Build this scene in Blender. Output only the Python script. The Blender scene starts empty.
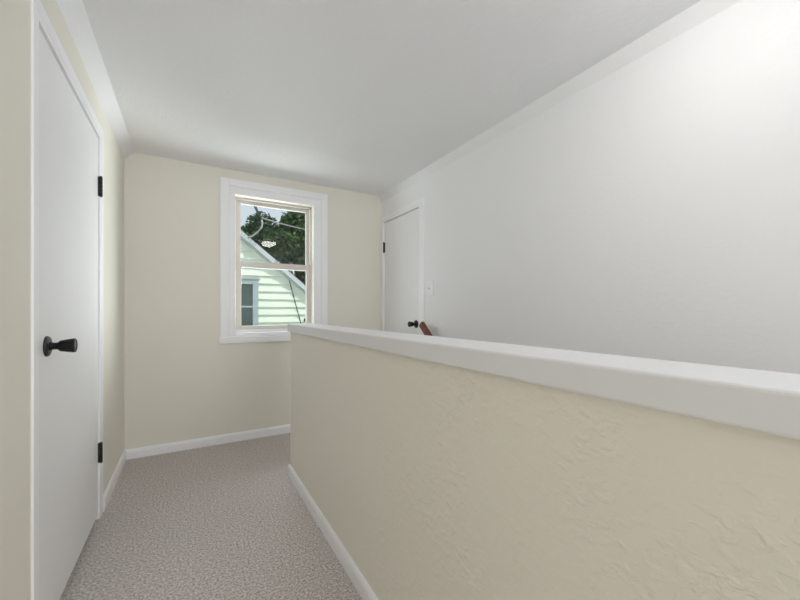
import bpy, bmesh, math, random
from mathutils import Vector, Matrix
random.seed(7)
S = bpy.context.scene
COL = S.collection
R = math.radians

# ------------------------------------------------------------------ helpers
class MB:
    """collects shapes into one bmesh"""
    def __init__(s): s.bm = bmesh.new()
    def box(s, x0, x1, y0, y1, z0, z1):
        vs = [s.bm.verts.new(p) for p in ((x0,y0,z0),(x1,y0,z0),(x1,y1,z0),(x0,y1,z0),(x0,y0,z1),(x1,y0,z1),(x1,y1,z1),(x0,y1,z1))]
        for f in ((0,3,2,1),(4,5,6,7),(0,1,5,4),(1,2,6,5),(2,3,7,6),(3,0,4,7)): s.bm.faces.new([vs[i] for i in f])
        return s
    def poly(s, pts): s.bm.faces.new([s.bm.verts.new(p) for p in pts]); return s
    def prism(s, prof, fn0, fn1):
        """prof: 2D points; fn0/fn1 map them to the two end positions"""
        a = [s.bm.verts.new(fn0(*p)) for p in prof]; b = [s.bm.verts.new(fn1(*p)) for p in prof]
        n = len(prof)
        s.bm.faces.new(a[::-1]); s.bm.faces.new(b)
        for i in range(n): s.bm.faces.new((a[i], a[(i+1)%n], b[(i+1)%n], b[i]))
        return s
    def lathe(s, prof, origin, axis, n=28):
        """prof: (radius, distance along axis)"""
        q = Vector((0,0,1)).rotation_difference(Vector(axis).normalized()); o = Vector(origin)
        rings = []
        for r, d in prof:
            if r < 1e-6: rings.append([s.bm.verts.new(o + q @ Vector((0,0,d)))])
            else: rings.append([s.bm.verts.new(o + q @ Vector((r*math.cos(2*math.pi*k/n), r*math.sin(2*math.pi*k/n), d))) for k in range(n)])
        for A, B in zip(rings, rings[1:]):
            for k in range(n):
                a0, a1 = A[k % len(A)], A[(k+1) % len(A)]; b0, b1 = B[k % len(B)], B[(k+1) % len(B)]
                vs = []
                for v in (a0, a1, b1, b0):
                    if v not in vs: vs.append(v)
                if len(vs) > 2: s.bm.faces.new(vs)
        if len(rings[0]) > 1: s.bm.faces.new(rings[0][::-1])
        if len(rings[-1]) > 1: s.bm.faces.new(rings[-1])
        return s
    def tube(s, pts, rad, n=8):
        pts = [Vector(p) for p in pts]; rad = rad if isinstance(rad, (list, tuple)) else [rad]*len(pts)
        rings = []
        for i, p in enumerate(pts):
            d = (pts[min(i+1, len(pts)-1)] - pts[max(i-1, 0)]).normalized()
            u = d.orthogonal() if abs(d.z) > .9 else d.cross(Vector((0,0,1)))
            u.normalize(); w = d.cross(u)
            rings.append([s.bm.verts.new(p + rad[i]*(u*math.cos(2*math.pi*k/n) + w*math.sin(2*math.pi*k/n))) for k in range(n)])
        for A, B in zip(rings, rings[1:]):
            for k in range(n): s.bm.faces.new((A[k], A[(k+1)%n], B[(k+1)%n], B[k]))
        s.bm.faces.new(rings[0][::-1]); s.bm.faces.new(rings[-1])
        return s
    def build(s, name, mat, parent=None, bevel=0, seg=2, smooth=False, recalc=True):
        if recalc: bmesh.ops.recalc_face_normals(s.bm, faces=s.bm.faces)
        me = bpy.data.meshes.new(name); s.bm.to_mesh(me); s.bm.free()
        o = bpy.data.objects.new(name, me); COL.objects.link(o)
        me.materials.append(mat)
        if smooth:
            for p in me.polygons: p.use_smooth = True
        if bevel:
            m = o.modifiers.new('bevel', 'BEVEL'); m.width = bevel; m.segments = seg; m.limit_method = 'ANGLE'; m.angle_limit = R(40)
        if parent:
            o.parent = parent
            o.matrix_parent_inverse = Matrix.Translation(-parent.location)
        return o
def empty(name, loc):
    o = bpy.data.objects.new(name, None); o.location = loc; o.empty_display_size = .1; COL.objects.link(o); return o
def tag(o, label, cat, group=None, kind=None):
    o['label'] = label; o['category'] = cat
    if group: o['group'] = group
    if kind: o['kind'] = kind
    return o
def struct(o, label, cat): return tag(o, label, cat, None, 'structure')

# ------------------------------------------------------------------ materials
def mat(name, col, rough=.6, metal=0, spec=.4):
    m = bpy.data.materials.new(name); m.use_nodes = True
    b = m.node_tree.nodes['Principled BSDF']
    b.inputs['Base Color'].default_value = (*col, 1); b.inputs['Roughness'].default_value = rough
    b.inputs['Metallic'].default_value = metal; b.inputs['Specular IOR Level'].default_value = spec
    return m, m.node_tree.nodes, m.node_tree.links, b
def s2l(r, g, b): return tuple((c/255/12.92 if c <= 10 else ((c/255+.055)/1.055)**2.4) for c in (r, g, b))
def vary(N, L, b, c0, c1, scale, detail=3, stretch=None):
    tc = N.new('ShaderNodeTexCoord'); nz = N.new('ShaderNodeTexNoise'); nz.inputs['Scale'].default_value = scale; nz.inputs['Detail'].default_value = detail
    src = tc.outputs['Object']
    if stretch:
        mp = N.new('ShaderNodeMapping'); mp.inputs['Scale'].default_value = stretch; L.new(src, mp.inputs['Vector']); src = mp.outputs['Vector']
    L.new(src, nz.inputs['Vector'])
    cr = N.new('ShaderNodeValToRGB'); cr.color_ramp.elements[0].position = .35; cr.color_ramp.elements[1].position = .65
    cr.color_ramp.elements[0].color = (*c0, 1); cr.color_ramp.elements[1].color = (*c1, 1)
    L.new(nz.outputs['Fac'], cr.inputs['Fac']); L.new(cr.outputs['Color'], b.inputs['Base Color'])
    return tc, nz, cr
def bump(N, L, b, tex, strength, dist):
    bp = N.new('ShaderNodeBump'); bp.inputs['Strength'].default_value = strength; bp.inputs['Distance'].default_value = dist
    L.new(tex, bp.inputs['Height']); L.new(bp.outputs['Normal'], b.inputs['Normal']); return bp

BEIGE = s2l(230, 226, 215)
WHITE = s2l(238, 238, 240)
def wall_paint(name, col, patchy):
    m, N, L, b = mat(name, col, .62, 0, .3)
    tc = N.new('ShaderNodeTexCoord')
    n1 = N.new('ShaderNodeTexNoise'); n1.inputs['Scale'].default_value = 46; n1.inputs['Detail'].default_value = 3; n1.inputs['Distortion'].default_value = .35
    n2 = N.new('ShaderNodeTexNoise'); n2.inputs['Scale'].default_value = 3.1; n2.inputs['Detail'].default_value = 2
    mpp = N.new('ShaderNodeMapping'); mpp.inputs['Scale'].default_value = (1, .75, 1.1); L.new(tc.outputs['Object'], mpp.inputs['Vector']); L.new(mpp.outputs['Vector'], n1.inputs['Vector']); L.new(tc.outputs['Object'], n2.inputs['Vector'])
    r1 = N.new('ShaderNodeValToRGB'); r1.color_ramp.elements[0].position = .46; r1.color_ramp.elements[1].position = .64
    r2 = N.new('ShaderNodeValToRGB'); r2.color_ramp.elements[0].position = .40; r2.color_ramp.elements[1].position = .60; r2.color_ramp.elements[0].color = (.18, .18, .18, 1)
    L.new(n1.outputs['Fac'], r1.inputs['Fac']); L.new(n2.outputs['Fac'], r2.inputs['Fac'])
    mu = N.new('ShaderNodeMath'); mu.operation = 'MULTIPLY'
    L.new(r1.outputs['Color'], mu.inputs[0]); L.new(r2.outputs['Color'], mu.inputs[1])
    hgt = mu.outputs[0]
    if patchy == 1:          # the trowel marks on the half wall are coarse at its near end and fade out along it
        sp = N.new('ShaderNodeSeparateXYZ'); L.new(tc.outputs['Object'], sp.inputs[0])
        mr = N.new('ShaderNodeMapRange'); mr.inputs['From Min'].default_value = 1.5; mr.inputs['From Max'].default_value = .55
        mr.inputs['To Min'].default_value = .10; mr.inputs['To Max'].default_value = 1
        L.new(sp.outputs['Y'], mr.inputs['Value'])
        m2 = N.new('ShaderNodeMath'); m2.operation = 'MULTIPLY'; L.new(hgt, m2.inputs[0]); L.new(mr.outputs['Result'], m2.inputs[1]); hgt = m2.outputs[0]
    bump(N, L, b, hgt, .55 * patchy, .004)
    return m
M = {}
M['beige'] = wall_paint('beige_paint', BEIGE, .12)
M['beige_trowel'] = wall_paint('beige_trowelled_paint', BEIGE, 1.0)
M['wall_white'] = wall_paint('white_wall_paint', WHITE, .15)
M['ceiling'] = wall_paint('ceiling_paint', s2l(236, 236, 238), .35)
M['trim'] = mat('white_trim_gloss', s2l(243, 243, 245), .38, 0, .4)[0]
M['cap'] = mat('white_trim_dimmed', s2l(226, 226, 228), .42, 0, .4)[0]  # same white paint as the trim, greyed to dim its overlit top
M['door'] = mat('white_door_paint', s2l(236, 236, 238), .42, 0, .4)[0]
M['vinyl'] = mat('greyish_vinyl', s2l(214, 208, 202), .4)[0]
M['black'] = mat('black_metal', (.012, .012, .013), .32, .6, .5)[0]
M['black_plate'] = mat('black_plate', (.02, .02, .021), .45, .3, .5)[0]
M['steel'] = mat('brushed_steel', (.5, .5, .5), .35, 1)[0]
m, N, L, b = mat('red_wood', (.1, .03, .015), .35)
vary(N, L, b, s2l(84, 38, 27), s2l(122, 60, 42), 9, 4, (6, 1, 6)); M['wood'] = m
m, N, L, b = mat('carpet', (.3, .26, .24), .95, 0, .1)
tc = N.new('ShaderNodeTexCoord')
v = N.new('ShaderNodeTexVoronoi'); v.inputs['Scale'].default_value = 140
nz = N.new('ShaderNodeTexNoise'); nz.inputs['Scale'].default_value = 105; nz.inputs['Detail'].default_value = 3; nz.inputs['Roughness'].default_value = .7
for t in (v, nz): L.new(tc.outputs['Object'], t.inputs['Vector'])
cr = N.new('ShaderNodeValToRGB'); e = cr.color_ramp.elements
e[0].position = .30; e[0].color = (*s2l(136, 126, 122), 1); e[1].position = .70; e[1].color = (*s2l(236, 229, 225), 1)
L.new(nz.outputs['Fac'], cr.inputs['Fac']); L.new(cr.outputs['Color'], b.inputs['Base Color'])
inv = N.new('ShaderNodeMath'); inv.operation = 'SUBTRACT'; inv.inputs[0].default_value = 1; L.new(v.outputs['Distance'], inv.inputs[1])
bump(N, L, b, inv.outputs[0], .45, .005); M['carpet'] = m
# window glass: clear pane with a Fresnel reflection on its front faces
m = bpy.data.materials.new('window_glass'); m.use_nodes = True; N, L = m.node_tree.nodes, m.node_tree.links; N.clear()
out = N.new('ShaderNodeOutputMaterial'); mix = N.new('ShaderNodeMixShader'); tr = N.new('ShaderNodeBsdfTransparent'); gl = N.new('ShaderNodeBsdfGlossy'); gl.inputs['Roughness'].default_value = .0
fr = N.new('ShaderNodeFresnel'); fr.inputs['IOR'].default_value = 1.5
ge = N.new('ShaderNodeNewGeometry'); fm = N.new('ShaderNodeMath'); fm.operation = 'MULTIPLY'; fi = N.new('ShaderNodeMath'); fi.operation = 'SUBTRACT'; fi.inputs[0].default_value = 1
L.new(ge.outputs['Backfacing'], fi.inputs[1]); L.new(fr.outputs['Fac'], fm.inputs[0]); L.new(fi.outputs[0], fm.inputs[1])
tr.inputs['Color'].default_value = (.96, .98, .97, 1)
L.new(fm.outputs[0], mix.inputs['Fac']); L.new(tr.outputs[0], mix.inputs[1]); L.new(gl.outputs[0], mix.inputs[2]); L.new(mix.outputs[0], out.inputs['Surface'])
M['glass'] = m
def lamp_mat(name, col, strength):
    m, N, L, b = mat(name, (.9, .88, .84), .4)
    b.inputs['Emission Color'].default_value = (*col, 1); b.inputs['Emission Strength'].default_value = strength
    return m
# outdoors
m, N, L, b = mat('pale_green_siding', s2l(210, 225, 206), .55); vary(N, L, b, s2l(212, 221, 204), s2l(221, 229, 213), 3); M['siding'] = m
M['fascia'] = mat('pale_fascia', s2l(188, 195, 195), .5)[0]
M['cool_trim'] = mat('bluish_window_trim', s2l(158, 171, 174), .5)[0]
M['dark_glass'] = mat('dark_pane', s2l(70, 86, 84), .25, 0, .12)[0]
m, N, L, b = mat('roof_shingle', (.09, .085, .08), .9); vary(N, L, b, (.06, .058, .056), (.13, .125, .12), 14); M['shingle'] = m
m, N, L, b = mat('bark', (.1, .07, .05), .9); vary(N, L, b, (.06, .045, .03), (.14, .1, .075), 8); M['bark'] = m
def leaf_mat(name, c0, c1):
    m, N, L, b = mat(name, c0, .55); vary(N, L, b, c0, c1, 1.7, 4); return m
M['leaf_dark'] = leaf_mat('dark_leaves', (.018, .05, .02), (.05, .12, .035))
M['leaf_mid'] = leaf_mat('green_leaves', (.03, .075, .02), (.085, .16, .04))
m, N, L, b = mat('lawn', (.06, .12, .03), .9); vary(N, L, b, (.04, .09, .02), (.09, .16, .05), 5); M['lawn'] = m
M['cable_pale'] = mat('pale_cable', s2l(168, 172, 164), .6)[0]
M['cable_dark'] = mat('dark_cable', (.03, .03, .035), .6)[0]
M['exterior'] = M['siding']

# ------------------------------------------------------------------ the room
XL, XR, YB, YF = -.415, 1.72, 3.334, -2.6
DZ = -2.6                                   # foot of the stairwell
w = MB()
w.box(XL-.12, XL, YF, 1.535, -.1, 2.46).box(XL-.12, XL, 2.492, YB, -.1, 2.46).box(XL-.12, XL, 1.535, 2.492, 2.057, 2.46)
w.box(XL-.16, XL-.12, 1.4, 2.6, -.1, 2.2)   # back of the closed closet behind the door
struct(w.build('wall_left', M['beige']), 'beige painted wall on the left around the white door', 'wall')
w = MB()
w.box(XR, XR+.14, YF, 2.605, DZ, 2.46).box(XR, XR+.14, 3.304, YB, DZ, 2.46).box(XR, XR+.14, 2.605, 3.304, 2.02, 2.46).box(XR, XR+.14, 2.605, 3.304, DZ, -.0)
w.box(XR+.14, XR+.18, 2.5, 3.4, -.1, 2.2)
struct(w.build('wall_right', M['wall_white']), 'long white wall on the right beyond the stairwell', 'wall')
w = MB()
x0, x1, z0, z1 = .334, 1.003, .905, 2.079
w.box(XL-.16, x0, YB, YB+.17, -.3, 2.46).box(x1, XR+.18, YB, YB+.17, -.3, 2.46).box(x0, x1, YB, YB+.17, -.3, z0).box(x0, x1, YB, YB+.17, z1, 2.46)
struct(w.build('wall_back', M['beige']), 'beige end wall holding the sash window', 'wall')
w = MB()
w.box(XL-.16, .56, YF-.15, YF, DZ, 2.46).box(1.06, XR+.18, YF-.15, YF, DZ, 2.46).box(.56, 1.06, YF-.15, YF, DZ, .7).box(.56, 1.06, YF-.15, YF, 2.1, 2.46)
struct(w.build('wall_front', M['wall_white']), 'white wall behind the viewer with an added window opening', 'wall')
# ceiling with its two sloping edges
prof = [(XL-.16, 2.5), (XL-.16, 2.24), (XL-.004, 2.221), (-.353, 2.281), (1.683, 2.281), (XR+.004, 2.218), (XR+.18, 2.24), (XR+.18, 2.5)]
prof = [(XL-.16, 2.56), (XL-.16, 2.215), (XL, 2.221), (-.353, 2.281), (1.683, 2.281), (XR, 2.218), (XR+.18, 2.215), (XR+.18, 2.56)]
prof = [(XL, 2.56), (XL, 2.221), (-.353, 2.281), (1.683, 2.281), (XR, 2.218), (XR, 2.56)]
w = MB(); w.prism(prof, lambda a, c: (a, YF, c), lambda a, c: (a, YB, c))
w.box(XL-.2, XR+.2, YF-.2, YB+.2, 2.46, 2.6)
struct(w.build('ceiling', M['ceiling']), 'white ceiling with narrow sloping bands along both long walls', 'ceiling')
# floor and stairs
w = MB(); HY = 2.40                           # landing edge
w.box(XL-.13, .712, YF, YB, -.22, 0).box(.712, XR, HY, YB, -.22, 0).box(.712, XR, YF, -.75, -.22, 0)
struct(w.build('floor', M['carpet']), 'taupe grey looped carpet covering hall and landing', 'floor')
w = MB(); run, rise, n = .235, .2, 12
for k in range(n): w.box(.712, XR, HY-run*(k+1), HY-run*k, -rise*(k+1)-.2, -rise*(k+1))
w.box(.712, XR, YF, HY-run*n, DZ-.1, DZ)
struct(w.build('stairs', M['carpet']), 'carpeted stair flight descending between half wall and white wall', 'stairs')
# half wall
w = MB(); w.box(.582, .712, -.87, 2.452, DZ, .960).box(.712, XR, -.87, -.75, DZ, .960)
struct(w.build('wall_stair', M['beige_trowel']), 'beige textured half wall guarding the stairwell', 'half wall')
w = MB(); w.box(.565, .729, -.887, 2.462, .960, 1.013).box(.729, XR, -.887, -.733, .960, 1.013)
struct(w.build('trim_1', M['cap'], bevel=.006, seg=3), 'white wooden cap along the top of the half wall', 'wall cap')
# baseboards (rounded top edge)
def base_prof(t=.013, hgt=.073): return [(0, 0), (t, 0), (t, hgt-.02), (t*.75, hgt-.008), (t*.35, hgt), (0, hgt)]
def base(name, label, runs):
    w = MB()
    for fn0, fn1 in runs: w.prism(base_prof(), fn0, fn1)
    return struct(w.build(name, M['trim']), label, 'baseboard')
base('baseboard_left', 'white baseboard on the left wall past the door', [
    (lambda a, c: (XL+a, 2.53, c), lambda a, c: (XL+a, YB, c)), (lambda a, c: (XL+a, YF, c), lambda a, c: (XL+a, 1.505, c))])
base('baseboard_back', 'white baseboard under the window wall', [(lambda a, c: (XL, YB-a, c), lambda a, c: (XR, YB-a, c))])
base('baseboard_stair', 'white baseboard along the foot of the half wall', [
    (lambda a, c: (.582-a, -.87, c), lambda a, c: (.582-a, 2.452+.013, c)), (lambda a, c: (.582-.013, 2.452+a, c), lambda a, c: (.712, 2.452+a, c))])

# ------------------------------------------------------------------ doors
def knob(parent, y, z, xface, sgn):
    h = MB().lathe([(0, 0), (.0345, 0), (.0345, .003), (.032, .0075), (.025, .010), (0, .010)], (xface, y, z), (sgn, 0, 0), 32).build('door_handle', M['black_plate'], parent, smooth=False)
    h['label'] = 'black round door handle'
    MB().lathe([(0, .008), (.0165, .008), (.0125, .014), (.0115, .024), (.0125, .031), (.016, .034), (0, .034)], (xface, y, z), (sgn, 0, 0), 28).build('neck', M['black'], h)
    MB().lathe([(0, .031), (.0155, .032), (.0185, .036), (.0235, .063), (.0245, .072), (.0232, .0755), (.019, .0765), (.018, .0745), (0, .0745)], (xface, y, z), (sgn, 0, 0), 28).build('knob', M['black'], h)
    return h
def hinge(parent, yedge, z, xk, s, jx):
    """barrel beside the door edge plus the leaf let into the jamb; s = +1: the room is towards +X"""
    w = MB()
    for k in range(5):
        w.lathe([(0, 0), (.0075, 0), (.0075, .0188), (0, .0188)], (xk, yedge, z-.05+.0203*k), (0, 0, 1), 14)
    w.lathe([(0, 0), (.005, 0), (.0062, .003), (0, .006)], (xk, yedge, z+.051), (0, 0, 1), 12)
    w.lathe([(0, 0), (.005, 0), (.0062, -.003), (0, -.006)], (xk, yedge, z-.05), (0, 0, 1), 12)
    w.box(min(xk, jx), max(xk, jx), yedge-.006, yedge+.003, z-.05, z+.0515)
    o = w.build('hinge', M['black_plate'], parent); o['label'] = 'black hinge'; return o

# door on the left wall: face a little behind the casing, hinged at the far side
d = empty('door_1', (XL, 2.0, 0)); struct(d, 'flush white door in the left wall, black knob and hinges in view', 'door')
MB().box(-.451, -.416, 1.557, 2.446, .026, 2.009).build('slab', M['door'], d, bevel=.002)
w = MB(); w.box(-.535, -.4085, 1.535, 1.553, 0, 2.013).box(-.535, -.4085, 2.450, 2.492, 0, 2.013).box(-.535, -.4085, 1.535, 2.492, 2.013, 2.057)
w.box(-.49, -.453, 1.553, 1.565, 0, 2.013).box(-.49, -.453, 2.438, 2.450, 0, 2.013).box(-.49, -.453, 1.553, 2.450, 2.001, 2.013)
w.build('jamb', M['trim'], d)
def casing(name, parent, xw, s, y0, y1, z1, wn, wf, wt, face, flat=.55):
    """three boards around a door: thin inner face, slightly thicker outer band"""
    w = MB(); t0 = xw; t1 = xw+s*face; t2 = xw+s*(face-.004); lo = lambda a, b: (min(a, b), max(a, b))
    def bx(ta, ya, yb, za, zb): a, b2 = lo(t0, ta); w.box(a, b2, ya, yb, za, zb)
    bx(t2, y0-wn*.3, y0, 0, z1+wt*.3); bx(t1, y0-wn, y0-wn*.3, 0, z1+wt)
    bx(t2, y1, y1+wf*.3, 0, z1+wt*.3); bx(t1, y1+wf*.3, y1+wf, 0, z1+wt)
    bx(t2, y0, y1, z1, z1+wt*.3); bx(t1, y0-wn*.3, y1+wf*.3, z1+wt*.3, z1+wt)
    return w.build(name, M['trim'], parent, bevel=.002)
casing('casing', d, XL, 1, 1.547, 2.454, 2.016, .042, .080, .066, .008)
hinge(d, 2.448, 1.755, -.404, 1, -.42); hinge(d, 2.448, .35, -.404, 1, -.42)
knob(d, 1.650, .980, -.416, 1)

# door on the right wall, hinged in the far corner
d = empty('door_2', (XR, 2.95, 0)); struct(d, 'flush white door in the far right corner beyond the stairwell', 'door')
MB().box(1.729, 1.764, 2.629, 3.281, .014, 1.996).build('slab', M['door'], d, bevel=.002)
w = MB(); w.box(1.713, 1.85, 2.605, 2.624, 0, 2.001).box(1.713, 1.85, 3.286, 3.304, 0, 2.001).box(1.713, 1.85, 2.605, 3.304, 2.001, 2.02)
w.box(1.766, 1.79, 2.624, 2.636, 0, 2.001).box(1.766, 1.79, 3.274, 3.286, 0, 2.001)
w.build('jamb', M['trim'], d)
casing('casing', d, XR, -1, 2.615, 3.295, 2.004, .070, .036, .056, .009)
hinge(d, 3.281, 1.745, 1.717, -1, 1.732); hinge(d, 3.281, .33, 1.717, -1, 1.732)
knob(d, 2.685, .982, 1.729, -1)

# ------------------------------------------------------------------ window in the back wall
wn = empty('window_1', (.67, YB, .9)); struct(wn, 'white cased double hung window looking onto the green house', 'window')
w = MB(); B0, B1 = .219, 1.135
def wbox(xa, xb, za, zb, t): w.box(xa, xb, YB-t, YB, za, zb)
wbox(.285, x0, .882, z1, .014); wbox(x1, 1.072, .882, z1, .014); wbox(.285, 1.072, z1, 2.142, .014)
wbox(B0, .285, .882, 2.203, .021); wbox(1.072, B1, .882, 2.203, .021); wbox(.285, 1.072, 2.142, 2.203, .021)
w.build('casing', M['trim'], wn, bevel=.003)
MB().box(.211, 1.143, YB-.03, YB, .827, .882).build('apron', M['trim'], wn, bevel=.004)
w = MB(); w.box(x0, x1, YB-.012, YB+.17, .882, .912); w.box(x0, x1, YB+.06, YB+.17, .912, .935)
w.build('sill', M['trim'], wn, bevel=.003)
w = MB(); w.box(x0, x0+.014, YB+.062, YB+.165, .935, z1).box(x1-.014, x1, YB+.062, YB+.165, .935, z1).box(x0, x1, YB+.062, YB+.165, z1-.014, z1)
w.build('frame', M['vinyl'], wn)
def sash(name, xa, xb, za, zb, gx0, gx1, gz0, gz1, y0, y1):
    w = MB(); w.box(xa, gx0, y0, y1, za, zb).box(gx1, xb, y0, y1, za, zb).box(gx0, gx1, y0, y1, za, gz0).box(gx0, gx1, y0, y1, gz1, zb)
    o = w.build(name, M['vinyl'], wn, bevel=.003)
    ym = (y0+y1)/2; MB().box(gx0-.004, gx1+.004, ym-.002, ym+.002, gz0-.004, gz1+.004).build('pane', M['glass'], o)
    return o
sash('upper_sash', x0+.012, x1-.012, 1.480, z1-.012, .389, .964, 1.518, 2.040, 3.444, 3.474)
lo = sash('lower_sash', x0+.006, x1-.006, .935, 1.530, .389, .957, .968, 1.479, 3.405, 3.438)
w = MB(); w.box(.655, .70, 3.409, 3.434, 1.530, 1.536).lathe([(0, 0), (.011, 0), (.010, .012), (0, .014)], (.678, 3.421, 1.535), (0, 0, 1), 16).box(.672, .712, 3.414, 3.424, 1.539, 1.548)
w.build('sash_lock', M['vinyl'], wn)

# unseen window added behind the viewer to let in more light
wf = empty('window_added', (.81, YF, .7)); struct(wf, 'narrow white framed window added behind the viewer for light', 'window')
w = MB(); w.box(.48, .56, YF, YF+.018, .62, 2.18).box(1.06, 1.14, YF, YF+.018, .62, 2.18).box(.56, 1.06, YF, YF+.018, 2.1, 2.18).box(.48, 1.14, YF, YF+.03, .62, .7)
w.build('casing', M['trim'], wf, bevel=.003)
w = MB(); w.box(.56, .60, YF-.09, YF-.05, .7, 2.1).box(1.02, 1.06, YF-.09, YF-.05, .7, 2.1).box(.6, 1.02, YF-.09, YF-.05, 1.38, 1.42).box(.6, 1.02, YF-.09, YF-.05, .7, .75).box(.6, 1.02, YF-.09, YF-.05, 2.05, 2.1)
w.build('frame', M['vinyl'], wf)
MB().box(.59, 1.03, YF-.072, YF-.068, .74, 2.06).build('pane', M['glass'], wf)

# ------------------------------------------------------------------ things in the room
# light switch by the far door
sw = empty('light_switch', (XR, 2.455, 1.283)); tag(sw, 'white light switch plate on the white wall right of the far door', 'light switch')
MB().box(XR-.011, XR, 2.415, 2.495, 1.218, 1.348).build('plate', M['trim'], sw, bevel=.003)
w = MB(); w.prism([(0, -.012), (-.004, -.012), (-.016, .008), (-.013, .013), (0, .009)], lambda a, c: (XR-.010+a, 2.449, 1.283+c), lambda a, c: (XR-.010+a, 2.461, 1.283+c)); w.build('toggle', M['trim'], sw, bevel=.001)
for dz in (-.035, .035):
    MB().lathe([(0, 0), (.0035, 0), (.003, .0012), (0, .0014)], (XR-.011, 2.455, 1.283+dz), (-1, 0, 0), 12).build('screw', M['steel'], sw)
# handrail on the right wall
hr = empty('handrail', (1.662, 2.455, .985)); tag(hr, 'reddish brown wooden handrail sloping down the stairwell wall', 'handrail')
prof = []
for k in range(20):
    a = 2*math.pi*k/20; c, s_ = math.cos(a), math.sin(a)
    prof.append((.019*math.copysign(abs(c)**.6, c), .029*math.copysign(abs(s_)**.6, s_)))
sl = .85; L_ = 2.5; up = Vector((0, sl, 1)).normalized() if False else Vector((0, -sl, 1)).normalized()
dirv = Vector((0, -1, -sl)).normalized(); up = Vector((0, -sl, 1)).normalized(); P0 = Vector((1.655, 2.490, .990))
w = MB(); w.prism(prof, lambda a, c: P0 + Vector((a, 0, 0)) + up*c, lambda a, c: P0 + dirv*L_ + Vector((a, 0, 0)) + up*c)
w.build('rail', M['wood'], hr, bevel=.003)
for t in (.22, 1.25, 2.3):
    p = P0 + dirv*t - up*.03
    w = MB(); w.tube([p, p - up*.035, p - up*.05 + Vector((.02, 0, 0)), Vector((XR-.004, p.y, (p-up*.06).z))], .006, 8)
    w.lathe([(0, 0), (.024, 0), (.024, .004), (0, .006)], (XR, p.y, (p-up*.06).z), (-1, 0, 0), 20)
    w.build('bracket', M['black'], hr)
# ceiling lamp over the stairwell (seen only as a reflection in the window pane)
def ceiling_lamp(x, y, label, strength, rad, col):
    cl = empty('ceiling_lamp', (x, y, 2.281)); tag(cl, label, 'ceiling lamp')
    MB().lathe([(0, 0), (rad*1.06, 0), (rad*1.06, -.012), (rad*1.0, -.02), (0, -.02)], (x, y, 2.281), (0, 0, 1), 40).build('canopy', M['steel'], cl)
    pr = [(rad*.98, -.02)] + [(rad*.98*math.cos(R(a)), -.02-.085*math.sin(R(a))) for a in range(12, 90, 13)] + [(0, -.105)]
    MB().lathe(pr, (x, y, 2.281), (0, 0, 1), 40).build('glass_shade', lamp_mat('lit_opal_glass', col, strength), cl, smooth=True)
ceiling_lamp(1.165, .47, 'round opal ceiling lamp over the stairwell', 18.5, .12, (1, .98, .95))

# ------------------------------------------------------------------ outdoors
MB().box(-40, 50, 3.8, 70, -3.2, -3.0).build('ground', M['lawn'])
struct(bpy.data.objects['ground'], 'green lawn outside below the window', 'lawn')
HYW = 9.0                                    # gable wall facing us
hs = empty('house', (-.5, HYW, -3)); tag(hs, 'pale green clapboard house with steep gable outside the window', 'house')
RX, RZ, SL, EX = -.55, 4.09, .824, 4.0        # ridge, slope, eave half span
def roof_z(x): return RZ - SL*abs(x-RX)
w = MB(); w.prism([(RX-EX, -3), (RX+EX, -3), (RX+EX, roof_z(RX+EX)), (RX, RZ), (RX-EX, roof_z(RX-EX))], lambda a, c: (a, HYW, c), lambda a, c: (a, HYW+9, c))
w.build('wall', M['siding'], hs)
ex = .183; nx0, nx1, nz0, nz1 = .594, 1.394, .55, 1.816
w = MB(); z = .823-ex*20
while z < RZ-.05:
    zt = min(z+ex, RZ-.02)
    half = lambda q: min(EX, (RZ-q)/SL)
    segs = [(RX-half(z), RX+half(z), RX-half(zt), RX+half(zt))]
    if z+ex > nz0+.02 and z < nz1-.02: segs = [(RX-half(z), nx0+.01, RX-half(zt), nx0+.01), (nx1-.01, RX+half(z), nx1-.01, RX+half(zt))]
    for a0, a1, b0, b1 in segs:
        yo, yi = HYW-.052, HYW-.004
        w.bm.faces.new([w.bm.verts.new(p) for p in ((a0, yo, z), (a1, yo, z), (b1, yi, zt), (b0, yi, zt))])
        w.bm.faces.new([w.bm.verts.new(p) for p in ((a0, HYW, z), (a1, HYW, z), (a1, yo, z), (a0, yo, z))])
    z += ex
w.build('siding', M['siding'], hs)
# roof slabs, rake boards
w = MB(); ov = .15
for sg in (1, -1):
    xe = RX+sg*(EX+.35); ze = RZ-SL*(EX+.35)
    w.prism([(RX, RZ+.03), (xe, ze+.03), (xe, ze+.12), (RX, RZ+.12)], lambda a, c: (a, HYW-ov, c), lambda a, c: (a, HYW+9.2, c))
w.build('roof', M['shingle'], hs)
w = MB()
for sg in (1, -1):
    xe = RX+sg*(EX+.35); ze = RZ-SL*(EX+.35)
    w.prism([(RX, RZ-.03), (xe, ze-.03), (xe, ze+.10), (RX, RZ+.10)], lambda a, c: (a, HYW-ov-.025, c), lambda a, c: (a, HYW-ov, c))
    w.prism([(RX, RZ+.0), (xe, ze+.0), (xe, ze+.03), (RX, RZ+.03)], lambda a, c: (a, HYW-ov, c), lambda a, c: (a, HYW-.0, c))
    w.prism([(RX, RZ-.07), (xe, ze-.07), (xe, ze+.02), (RX, RZ+.02)], lambda a, c: (a, HYW-.06, c), lambda a, c: (a, HYW-.0, c))
w.build('rake_board', M['fascia'], hs)
w = MB(); y0, y1 = HYW-.05, HYW
w.box(nx0, nx0+.127, y0, y1, nz0, nz1).box(nx1-.127, nx1, y0, y1, nz0, nz1).box(nx0+.127, nx1-.127, y0, y1, nz1-.106, nz1).box(nx0+.127, nx1-.127, y0, y1, nz0, nz0+.11).box(nx0+.12, nx1-.12, y0+.015, y1, 1.17, 1.21)
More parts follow.
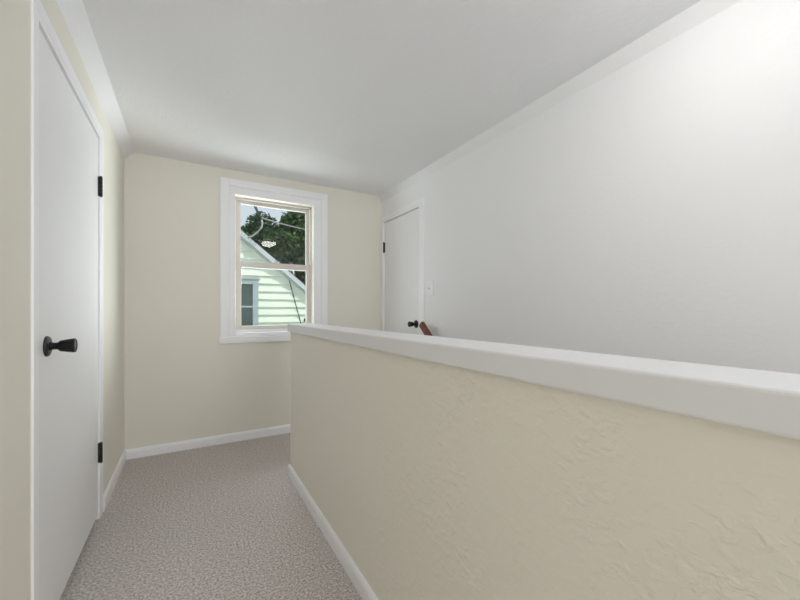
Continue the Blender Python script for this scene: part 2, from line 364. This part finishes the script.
w.box(nx0-.03, nx1+.03, HYW-.07, y1, nz1, nz1+.035)
nw = w.build('window', M['cool_trim'], hs, bevel=.006); nw['label'] = 'bluish white framed window in the green siding'
MB().box(nx0+.12, nx1-.12, HYW-.02, HYW-.012, 1.21, nz1-.1).build('pane', M['dark_glass'], nw)
MB().box(nx0+.12, nx1-.12, HYW-.02, HYW-.012, nz0+.1, 1.17).build('pane', M['dark_glass'], nw)
w = MB(); w.tube([(1.98, HYW-.05, 2.06), (2.06, HYW-.045, 2.0), (2.13, HYW-.045, 1.72), (2.25, HYW-.045, 1.27), (2.37, HYW-.045, .82), (2.45, HYW-.045, .5), (2.47, HYW-.045, -1)], .011, 6)
w.build('wall_cable', M['cable_dark'], hs)
w = MB(); w.lathe([(0, 0), (.045, 0), (.05, .02), (.045, .07), (.02, .09), (0, .09)], (2.5, HYW-.01, .868), (0, -1, 0), 18); w.build('wall_fixture', M['black'], hs)
# service cables
def cable(pts, r, m, label):
    return tag(MB().tube(pts, r, 8).build('utility_cable', m, smooth=True), label, 'cable', None)
def sag(a, b, s, n=14):
    a, b = Vector(a), Vector(b); return [a.lerp(b, i/n) - Vector((0, 0, s*4*(i/n)*(1-i/n))) for i in range(n+1)]
hub = (1.385, 8.6, 3.19)
cable(sag(hub, (.41, 3.52, 2.36), .05), .022, M['cable_dark'], 'dark overhead cable running from upper left to the splice outside')
cable(sag((1.41, 8.66, 3.20), (5.9, 17.4, 4.98), .06), .017, M['cable_pale'], 'pale overhead cable crossing in front of the trees to the right')
cable([(1.40, 8.61, 3.15), (1.425, 8.62, 3.08), (1.41, 8.64, 2.98), (1.33, 8.65, 2.87), (1.23, 8.66, 2.78), (1.12, 8.68, 2.72)], .02, M['cable_pale'], 'pale drooping cable loop hanging above the roof edge')
up_ = empty('utility_pole', (6.05, 17.5, -3)); tag(up_, 'wooden utility pole at the far end of the pale cable', 'utility pole')
MB().tube([(6.05, 17.5, -3), (6.05, 17.5, 5.6)], [.14, .10], 14).build('pole', M['bark'], up_)
MB().box(5.95, 6.15, 16.7, 18.3, 5.05, 5.17).build('crossarm', M['bark'], up_)
# trees
def tree(x, y, zb, hgt, rx, rz, nleaf, lm, label, seed, ls=.16):
    rnd = random.Random(seed)
    t = empty('tree', (x, y, zb)); tag(t, label, 'tree', 'trees behind the green house')
    w = MB(); top = zb+hgt
    w.tube([(x, y, zb), (x+.1, y, zb+hgt*.25), (x-.05, y+.1, zb+hgt*.5), (x, y, zb+hgt*.85)], [.26, .2, .15, .05], 10)
    clumps = []
    for k in range(38):
        a = rnd.uniform(0, 2*math.pi); q = rnd.uniform(.15, 1); el = rnd.uniform(-1, 1)
        c = Vector((x+rx*.8*q*math.cos(a)*math.sqrt(max(0, 1-el*el)), y+rx*.8*q*math.sin(a)*math.sqrt(max(0, 1-el*el)), top-rz+rz*.82*el))
        clumps.append((c, rnd.uniform(.45, .8)*rx*.5))
        st = Vector((x, y, zb+hgt*rnd.uniform(.3, .6)))
        w.tube([st, st.lerp(c, .55)+Vector((0, 0, -.15)), c], [.07, .045, .015], 6)
    w.build('trunk', M['bark'], t)
    bm = bmesh.new()
    for k in range(nleaf):
        c, r = clumps[k % len(clumps)]
        dv = Vector((rnd.gauss(0, 1), rnd.gauss(0, 1), rnd.gauss(0, 1))).normalized()*r*rnd.uniform(.35, 1)**.6
        p = c + dv; s = ls*rnd.uniform(.7, 1.3)
        u = Vector((rnd.gauss(0, 1), rnd.gauss(0, 1), rnd.gauss(0, .7))).normalized(); v2 = u.orthogonal().normalized()
        v2.rotate(Matrix.Rotation(rnd.uniform(0, 6.28), 3, u)); n3 = u.cross(v2)
        q = [bm.verts.new(p - u*s), bm.verts.new(p + v2*s*.45 + n3*s*.12), bm.verts.new(p + u*s), bm.verts.new(p - v2*s*.45 + n3*s*.12)]
        bm.faces.new((q[0], q[1], q[2])); bm.faces.new((q[0], q[2], q[3]))
    w2 = MB(); w2.bm.free(); w2.bm = bm
    w2.build('crown', lm, t, recalc=False)
tree(1.9, 20.5, -3, 8.3, 2.0, 2.9, 10000, M['leaf_dark'], 'small dark tree left of the cable splice outside', 3)
tree(6.0, 23.5, -3, 10.9, 2.9, 5.6, 22000, M['leaf_mid'], 'tall green leafy tree filling the right of the upper pane', 5, .17)
tree(4.9, 30, -3, 11.6, 3.0, 4.6, 14000, M['leaf_dark'], 'darker tree rising just behind the sloping roof edge', 9, .18)
tree(11.2, 30, -3, 11.0, 3.0, 4.6, 8000, M['leaf_dark'], 'dark tree at the far right edge of the panes', 11, .18)

# ------------------------------------------------------------------ light
wd = bpy.data.worlds.new('World'); S.world = wd; wd.use_nodes = True
N, L = wd.node_tree.nodes, wd.node_tree.links; bg = N['Background']
tc = N.new('ShaderNodeTexCoord'); sx = N.new('ShaderNodeSeparateXYZ'); cr = N.new('ShaderNodeValToRGB')
L.new(tc.outputs['Generated'], sx.inputs[0]); L.new(sx.outputs['Z'], cr.inputs['Fac']); L.new(cr.outputs['Color'], bg.inputs['Color'])
cr.color_ramp.elements[0].position = 0; cr.color_ramp.elements[0].color = (.84, .90, .95, 1)
cr.color_ramp.elements[1].position = .8; cr.color_ramp.elements[1].color = (.60, .74, .95, 1)
bg.inputs['Strength'].default_value = .85
def light(kind, name, loc, rot, energy, col=(1, 1, 1), **kw):
    l = bpy.data.lights.new(name, kind); l.energy = energy; l.color = col
    for k, v_ in kw.items(): setattr(l, k, v_)
    o = bpy.data.objects.new(name, l); o.location = loc; o.rotation_euler = rot; COL.objects.link(o); return o
sun = light('SUN', 'sun', (0, 0, 20), (0, 0, 0), 2.7, (1, .96, .88), angle=R(.6))
sun.rotation_euler = Vector((-.3, .5, -.9)).to_track_quat('-Z', 'Y').to_euler()
# area fill added at the rear window to lift the whole hall
light('AREA', 'rear_fill', (.81, YF+.04, 1.4), (R(104), 0, 0), 40, (.92, .968, 1), shape='RECTANGLE', size=.40, size_y=1.3)
# unseen fill panels added outside the front window: both sides, above and below
def outside_fill(name, loc, aim, energy, sx_, sy_, col=(.95, .98, 1)):
    o = light('AREA', name, loc, (0, 0, 0), energy, col, shape='RECTANGLE', size=sx_, size_y=sy_)
    o.rotation_euler = (Vector(aim) - Vector(loc)).to_track_quat('-Z', 'Y').to_euler(); return o
outside_fill('low_fill', (.7, 6.0, -.1), (.7, 3.0, 1.6), 76, 3.2, 1.3)
outside_fill('upper_fill', (.7, 5.6, 3.6), (.7, 2.6, 1.4), 90, 2.0, 1.0)
outside_fill('right_fill', (2.7, 4.8, 1.25), (.67, 3.4, 1.45), 250, 1.6, 1.6)
outside_fill('left_fill', (-1.3, 4.7, 1.1), (.67, 3.4, 1.5), 50, 1.3, 1.3)
S.cycles.diffuse_bounces = 10; S.cycles.max_bounces = 14
# ------------------------------------------------------------------ camera
cam = bpy.data.cameras.new('camera'); co = bpy.data.objects.new('camera', cam); COL.objects.link(co)
co.location = (0, 0, 1.10); co.rotation_euler = (R(90), 0, R(-30.197))
cam.sensor_width = 36; cam.lens = 361.8946/800*36; cam.shift_y = 10.674/800; cam.clip_start = .02
S.camera = co
S.view_settings.view_transform = 'Standard'; S.view_settings.look = 'None'; S.view_settings.exposure = .05; S.view_settings.gamma = 1; S.view_settings.use_curve_mapping = False
